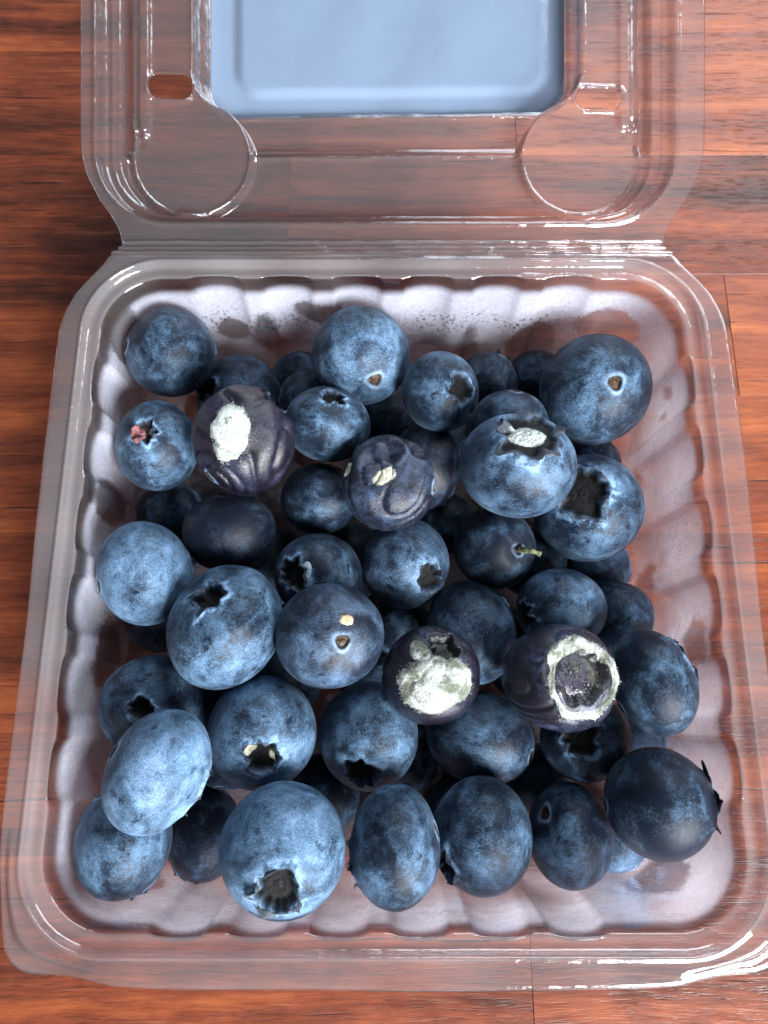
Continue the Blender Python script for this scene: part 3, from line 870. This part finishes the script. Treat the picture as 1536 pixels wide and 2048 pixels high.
MOULD = {  # px, py, half width, half height, turn, inner share, height, material, part name
 3: [(455, 862, 55, 79, -14, 0, .03, 'MOULD', 'mould_patch'), (461, 842, 15, 12, 0, 0, .05, 'GREENM', 'mould_spot')],
 12: [(1056, 866, 50, 36, 10, 0, .03, 'MOULD', 'mould_patch')],
 14: [(768, 947, 36, 21, 25, 0, .05, 'SPOTM', 'mould_patch'), (690, 938, 14, 24, -20, 0, .05, 'SPOTM', 'mould_patch')],
 29: [(866, 1368, 96, 72, 12, 0, .045, 'GREENM', 'mould_patch'), (842, 1300, 26, 42, 30, 0, .025, 'GREENM', 'mould_patch')],
 31: [(1172, 1356, 92, 100, 0, .62, .045, 'GREENM', 'mould_ring'), (1163, 1343, 78, 82, 0, 0, .016, 'WET', 'wet_hollow')],
 4: [(276, 866, 17, 20, 0, 0, .06, 'RED', 'dried_flower'), (306, 866, 12, 16, 30, 0, .08, 'CALYX', 'dried_flower')],
 22: [(691, 1240, 17, 13, 0, 0, .05, 'SEED', 'skin_flake')],
 36: [(500, 1497, 16, 11, 30, 0, .05, 'SPOTM', 'crust'), (548, 1515, 9, 15, 30, 0, .05, 'SPOTM', 'crust')],
 21: [(612, 1145, 13, 26, -10, 0, .03, 'SPOTB', 'bloom_crust')],
}
CROWN = {8: .13, 20: .09, 32: .08, 35: .08, 43: .09, 46: .15, 28: .08, 12: .10, 42: .09, 15: .05, 1: .08}
M_SPOTB = simple('thick_bloom', [(0.20, 0.27, 0.36), (0.42, 0.50, 0.58)], 0.5, 0.8, 0.6)
MATS = dict(MOULD=M_MOULD, GREENM=M_GREENM, SPOTM=M_SPOTM, RED=M_RED, SEED=M_SEED, WET=M_WET, CALYX=M_CALYX, SPOTB=M_SPOTB)


def unit(v):
    return v / np.linalg.norm(v, axis=-1, keepdims=True)


class Berry:
    def __init__(self, i):
        self.i = i
        x, y, z, R = POS[i]
        self.c = np.array([x, y, z])
        cx, cy, rx, ry, rot = OUT[i]
        m = (rx + ry) / 2.0
        if i in BB:
            self.kind, ppx, ppy, sg, self.tc, self.bloom, self.purple, self.crack, self.lab = BB[i]
        else:
            g = np.random.default_rng(i)
            self.kind, sg, self.tc, self.bloom, self.purple, self.crack, self.lab = 'S', -1, .3, g.uniform(.28, .42), 0, 0, None
            ppx, ppy = cx + g.uniform(-.5, .5) * rx, cy + g.uniform(-.5, .5) * ry
        w = unit(CAM - self.c); u = unit(RT - w * (RT @ w)); v = np.cross(w, u)
        a = math.radians(rot)
        self.u, self.v, self.w = u * math.cos(a) - v * math.sin(a), u * math.sin(a) + v * math.cos(a), w
        small = self.lab is None
        self.sc = np.array([R * (1 if small else rx / m), R * (1 if small else ry / m), R * 0.955])
        self.cx, self.cy, self.rp = cx, cy, np.array([rx, ry], float)
        self.rot = a
        g = np.random.default_rng(100 + i)
        self.n1, self.n2, self.n3 = Noise(1000 + i, 1.6), Noise(2000 + i, 4.0), Noise(3000 + i, 11.0)
        self.ph = g.uniform(0, 6.28)
        self.deep = {12: .45, 15: .55, 31: .75, 5: .8, 4: .6}.get(i, .85)
        self.star = 0.02 if i == 31 else g.uniform(.04, .13)
        self.harm = [(g.uniform(0, .11 if i != 31 else .03) / (1 + .12 * q), g.uniform(0, 6.28)) for q in range(9)]
        p = self.dir(ppx, ppy, sg)
        self.axis = p if (self.kind == 'C' or sg < 0) else -p
        t = np.array([0.31, 0.77, 0.55]); self.e1 = unit(t - self.axis * (t @ self.axis)); self.e2 = np.cross(self.axis, self.e1)
        self.dents = [(self.dir(q[0], q[1], 1), q[2], q[3], q[4]) for q in DENT.get(i, [])]

    def dir(self, px, py, sg):
        """direction on the fruit (its own axes) that shows at this place in its outline"""
        dx, dy = px - self.cx, -(py - self.cy)
        ca, sa = math.cos(self.rot), math.sin(self.rot)
        a, b = (dx * ca - dy * sa) / self.rp[0], (dx * sa + dy * ca) / self.rp[1]
        l = math.hypot(a, b)
        if l > 0.985:
            a, b = a / l * 0.985, b / l * 0.985
        c = math.sqrt(max(1e-4, 1 - a * a - b * b))
        if sg < 0:
            k = math.hypot(a, b) + 1e-6
            a, b, c = a / k, b / k, -0.22
        return unit(np.array([a, b, c]))

    def edge(self, ph):
        w = np.c_[np.cos(ph), np.sin(ph), np.full_like(ph, self.ph)]
        e = self.star * np.cos(5 * ph + self.ph)
        for q, (am, p0) in enumerate(self.harm):
            e = e + am * np.cos((q + 2) * ph + p0)
        return self.tc * (1 + e + 0.035 * self.n3(w * 1.1))

    def radius(self, D):
        """radius factor and masks for unit directions D (n,3)"""
        pu = self.purple
        r = 1 + 0.017 * self.n1(D) + (0.0045 + 0.006 * pu) * self.n2(D) + (0.0012 + 0.0035 * pu) * self.n3(D)
        ca = np.clip(D @ self.axis, -1, 1)
        th = np.arccos(ca); ph = np.arctan2(D @ self.e2, D @ self.e1)
        s = th / self.edge(ph)
        r -= 0.045 * np.exp(-(th / 0.75) ** 2)
        wr = 1 + 0.5 * np.cos(11 * ph + self.ph) + 0.4 * np.cos(17 * ph + 2 * self.ph)
        r += 0.030 * np.exp(-((s - 1.10) / 0.17) ** 2) + 0.006 * wr * np.exp(-((s - 1.35) / 0.35) ** 2)
        r -= self.deep * ((0.15 + 0.13 * self.tc) * sstep(1.03, 0.84, s) + 0.04 * sstep(0.9, 0.3, s))
        if self.i != 31:
            r += 0.030 * np.exp(-(s / 0.20) ** 2) - 0.03 * np.exp(-(s / 0.08) ** 2) + 0.012 * np.exp(-((s - 0.5) / 0.12) ** 2)
        crater = sstep(1.06, 0.90, s)
        lip = np.exp(-((s - 1.22) / 0.22) ** 2)
        th2 = math.pi - th
        ts = 0.135 * (1 + 0.10 * np.sin(3 * ph + self.ph))
        s2 = th2 / ts
        r -= 0.035 * np.exp(-(th2 / 0.45) ** 2) + 0.05 * sstep(1.05, 0.7, s2)
        r += 0.012 * np.exp(-((s2 - 1.2) / 0.22) ** 2) + 0.025 * np.exp(-(s2 / 0.45) ** 2)
        scar = sstep(1.05, 0.88, s2); ring = np.exp(-((s2 - 1.30) / 0.28) ** 2) * sstep(0.9, 1.1, s2)
        for (d, ra, dep, dark) in self.dents:
            an = np.arccos(np.clip(D @ d, -1, 1)) / ra
            an = an * (1 + 0.10 * self.n2(D * 1.3))
            if dep > 0.0:
                r -= dep * np.exp(-(an ** 2) * 1.1) * (1 if dark == 0 else 1.0)
                r += 0.18 * dep * np.exp(-((an - 1.35) / 0.35) ** 2)
            if dark:
                crater = np.maximum(crater, dark * sstep(1.1, 0.8, an))
        if pu > .6:      # shrivelled skin: sharp folds
            f = np.abs(np.sin(2.6 * self.n1(D * 1.9) + 1.0 * self.n2(D * 0.8)))
            r -= (0.070 * pu * (1 - f) ** 3 - 0.012 * f) * sstep(1.0, 1.5, s) * (0.4 if self.i == 29 else 1.0)
        return r, crater, lip, scar, ring

    def place(self, P):
        """own axes (unit fruit) -> world mm"""
        Q = P * self.sc
        return self.c + Q[..., :1] * self.u + Q[..., 1:2] * self.v + Q[..., 2:3] * self.w

    def dirs(self, th, ph):
        st = np.sin(th)
        return (self.axis * np.cos(th)[..., None] + (self.e1 * np.cos(ph)[..., None] + self.e2 * np.sin(ph)[..., None]) * st[..., None])

    def build(self):
        main = self.lab is not None
        nth, nph = (120, 132) if main else (56, 64)
        t = np.linspace(0, 1, nth)
        # more rings near the two ends of the fruit
        th = math.pi * (t - 0.105 * np.sin(4 * math.pi * t) * 0 - 0.11 * np.sin(2 * math.pi * t))
        th[0], th[-1] = 0.004, math.pi - 0.004
        TH, PH = np.meshgrid(th, np.arange(nph) / nph * 2 * math.pi, indexing='ij')
        D = self.dirs(TH, PH).reshape(-1, 3)
        r, crater, lip, scar, ring = self.radius(D)
        V = self.place(D * r[:, None])
        F = grid_faces(nth, nph, True)[:, ::-1].copy()
        o = mesh_obj('blueberry', V, F, M_BERRY, None, attrs={'udir': D, 'crater': crater, 'lip': lip, 'scar': scar, 'ring': ring}, origin=self.c)
        # close the two tiny end rings
        o.color = (self.bloom, self.purple, max(self.crack, np.random.default_rng(40 + self.i).uniform(-.3, .5)), 1)
        o['category'] = 'blueberry'; o['group'] = 'blueberries in the punnet'
        o['label'] = self.lab or LOW.get(self.i, HIDDEN_LABEL)
        self.o = o
        cz = self.axis[2]
        if main and cz > -0.35 and self.i not in (31, 29, 4):
            self.calyx(CROWN.get(self.i, 0.055))
        for q in MOULD.get(self.i, []):
            self.patch(*q)
        return o

    def calyx(self, h):
        V, F = [], []
        g = np.random.default_rng(500 + self.i)
        n1, n2 = 11, 6
        for kx in range(5):
            pc = (-self.ph + math.pi + 2 * math.pi * kx) / 5 + g.uniform(-.08, .08)
            w = g.uniform(.45, .66); hh = h * g.uniform(.6, 1.25); tilt = g.uniform(-.10, .35) if h < .1 else g.uniform(.1, .55)
            x = np.linspace(-1, 1, n1); tt = np.linspace(0, 1, n2)
            T, X = np.meshgrid(tt, x, indexing='ij')
            top = (1 - np.abs(X) ** 1.7) * (1 + 0.22 * np.sin(X * 9 + kx) + 0.15 * np.sin(X * 17 + 2 * kx))
            PHI = pc + w * X * (1 - 0.30 * T)
            e = self.edge(PHI.ravel()).reshape(PHI.shape)
            TH = e * (1.03 + tilt * T * top * (h / .12))
            D = self.dirs(e * 1.06, PHI).reshape(-1, 3)
            rb = self.radius(D)[0].reshape(PHI.shape) - 0.014
            P = self.dirs(TH, PHI) * (rb + hh * T * np.maximum(top, 0.05))[..., None]
            b = len(V) * n1 * n2
            V.append(self.place(P).reshape(-1, 3)); F.append(grid_faces(n2, n1) + b)
        o = mesh_obj('calyx', np.concatenate(V), np.concatenate(F), M_CALYX, self.o, origin=self.c)
        solidify(o, 0.13, 0)

    def patch(self, px, py, rx, ry, turn, inner, h, mat, name):
        d0 = self.dir(px, py, 1)
        ax, ay = np.array([1.0, 0, 0]), np.array([0, 1.0, 0])
        ca, sa = math.cos(self.rot), math.sin(self.rot)
        # image right / up in the fruit's axes
        iu = np.array([ca, sa, 0]); iv = np.array([-sa, ca, 0])
        tu = unit(iu - d0 * (iu @ d0)); tv = np.cross(d0, tu)
        a = math.radians(turn)
        t1 = tu * math.cos(a) + tv * math.sin(a); t2 = -tu * math.sin(a) + tv * math.cos(a)
        nr, na = 34, 110
        rr = np.linspace(inner, 1, nr); al = np.arange(na) / na * 2 * math.pi
        RR, AL = np.meshgrid(rr, al, indexing='ij')
        W = np.c_[np.cos(al), np.sin(al), np.zeros(na)]; i_smooth = self.i in (3, 12, 22)
        nz1, nz2, nz3 = Noise(70 + self.i * 3 + int(px), 2.2), Noise(71 + self.i * 3 + int(py), 9.0), Noise(72 + self.i, 26.0)
        rag = 1 + (0.05 if i_smooth else 0.10) * nz1(W) + 0.035 * nz2(W) + 0.02 * nz3(W)
        m = self.rp.mean()
        fx = max(0.55, d0[2])
        EX = np.arcsin(min(.97, rx / m)); EY = np.arcsin(min(.97, ry / m))
        r_out = rag
        if inner > 0:
            RHO = inner * (1 + 0.04 * nz2(W * .7))[None] + (RR - inner) / (1 - inner) * (r_out - inner)[None]
        else:
            RHO = RR * r_out[None]
        off = t1 * (RHO * EX * np.cos(AL))[..., None] + t2 * (RHO * EY * np.sin(AL))[..., None]
        D = unit(d0 + off).reshape(-1, 3)
        r = self.radius(D)[0]
        q = ((RR - inner) / (1 - inner)).ravel()
        prof = sstep(1.0, 0.5, q) if inner == 0 else sstep(1.0, 0.7, q) * sstep(0, 0.35, q)
        fz = 1 + 0.22 * nz1(D * 4) + 0.22 * nz2(D * 3) + 0.20 * nz3(D * 2)
        rough = 0.25 if mat in ('WET', 'SEED') else (0.45 if i_smooth else 1.0)
        r = r - 0.012 + prof * (0.012 + h * (0.55 + 0.45 * fz * rough))
        qq = q if inner == 0 else np.maximum(q, 0.95 - 2.6 * q)
        o = mesh_obj(name, self.place(D * r[:, None]), grid_faces(nr, na, True), MATS[mat], self.o, attrs={'q': qq}, origin=self.c)
        if mat in ('MOULD', 'GREENM') and max(rx, ry) > 50 and self.i != 12:
            self.fuzz(D, r, q, o)
        return o

    def fuzz(self, D, r, q, part):
        """fine upright threads, thickest along the rim of the mould"""
        g = np.random.default_rng(900 + self.i + len(part.name))
        w = 0.25 + 1.3 * np.exp(-((q - 0.80) / 0.14) ** 2); w = w * (q > 0.02); w /= w.sum()
        n = 700 if self.i == 29 else 420
        ix = g.choice(len(D), n, p=w)
        B0 = D[ix] + g.normal(size=(n, 3)) * 0.012
        base = B0 * (r[ix] - 0.004)[:, None]
        up = unit(D[ix] + g.normal(size=(n, 3)) * 0.75)
        ln = g.uniform(0.012, 0.036, n)[:, None]
        sd = unit(np.cross(up, g.normal(size=(n, 3)))); sd2 = np.cross(up, sd)
        wd = 0.0045
        bend = g.normal(size=(n, 3)) * 0.012
        P = np.stack([base + sd * wd, base - sd * 0.5 * wd + sd2 * wd, base - sd * 0.5 * wd - sd2 * wd, base + up * ln + bend], 1)
        k4 = np.arange(n)[:, None] * 4
        F = np.concatenate([k4 + np.array([[0, 1, 3]]), k4 + np.array([[1, 2, 3]]), k4 + np.array([[2, 0, 3]])])
        o = mesh_obj('mould_fuzz', self.place(P.reshape(-1, 3)), F, M_FUZZ, part, smooth=False, origin=self.c)
        o['kind'] = 'stuff'


berries = {}
for i in POS:
    berries[i] = Berry(i)
    berries[i].build()

# the green stalk on one berry
b = berries[25]
s0 = -b.axis
P0 = s0 * 0.90
pts = np.array([P0, s0 * 1.02 + np.array([.06, -.005, .02]), s0 * 1.10 + np.array([.20, -.03, .02]), s0 * 1.10 + np.array([.36, -.10, -.03])])
tt = np.linspace(0, 1, 22)
idx = np.linspace(0, 1, 4)
cur = np.stack([np.interp(tt, idx, pts[:, q]) for q in range(3)], -1)
for _ in range(4):
    cur[1:-1] = 0.5 * cur[1:-1] + 0.25 * (cur[:-2] + cur[2:])
cw = b.place(cur)
tan = unit(np.gradient(cw, axis=0)); ref = np.array([0.1, 0.2, 1.0])
e1 = unit(np.cross(tan, ref)); e2 = np.cross(tan, e1)
rad = 0.46 + 0.09 * np.sin(tt * 5) + 0.05 * np.sin(tt * 23) + 0.20 * sstep(.85, 1, tt)
aa = np.arange(18) / 18 * 2 * math.pi
SV = cw[:, None] + rad[:, None, None] * (e1[:, None] * np.cos(aa)[None, :, None] + e2[:, None] * np.sin(aa)[None, :, None])
SV = np.concatenate([SV.reshape(-1, 3), cw[-1:]])
SF = [tuple(f) for f in grid_faces(22, 18, True)] + [(21 * 18 + j, 21 * 18 + (j + 1) % 18, 22 * 18) for j in range(18)]
mesh_obj('stalk', SV, SF, M_STEM, b.o, origin=b.c)
print('objects', len(bpy.data.objects))
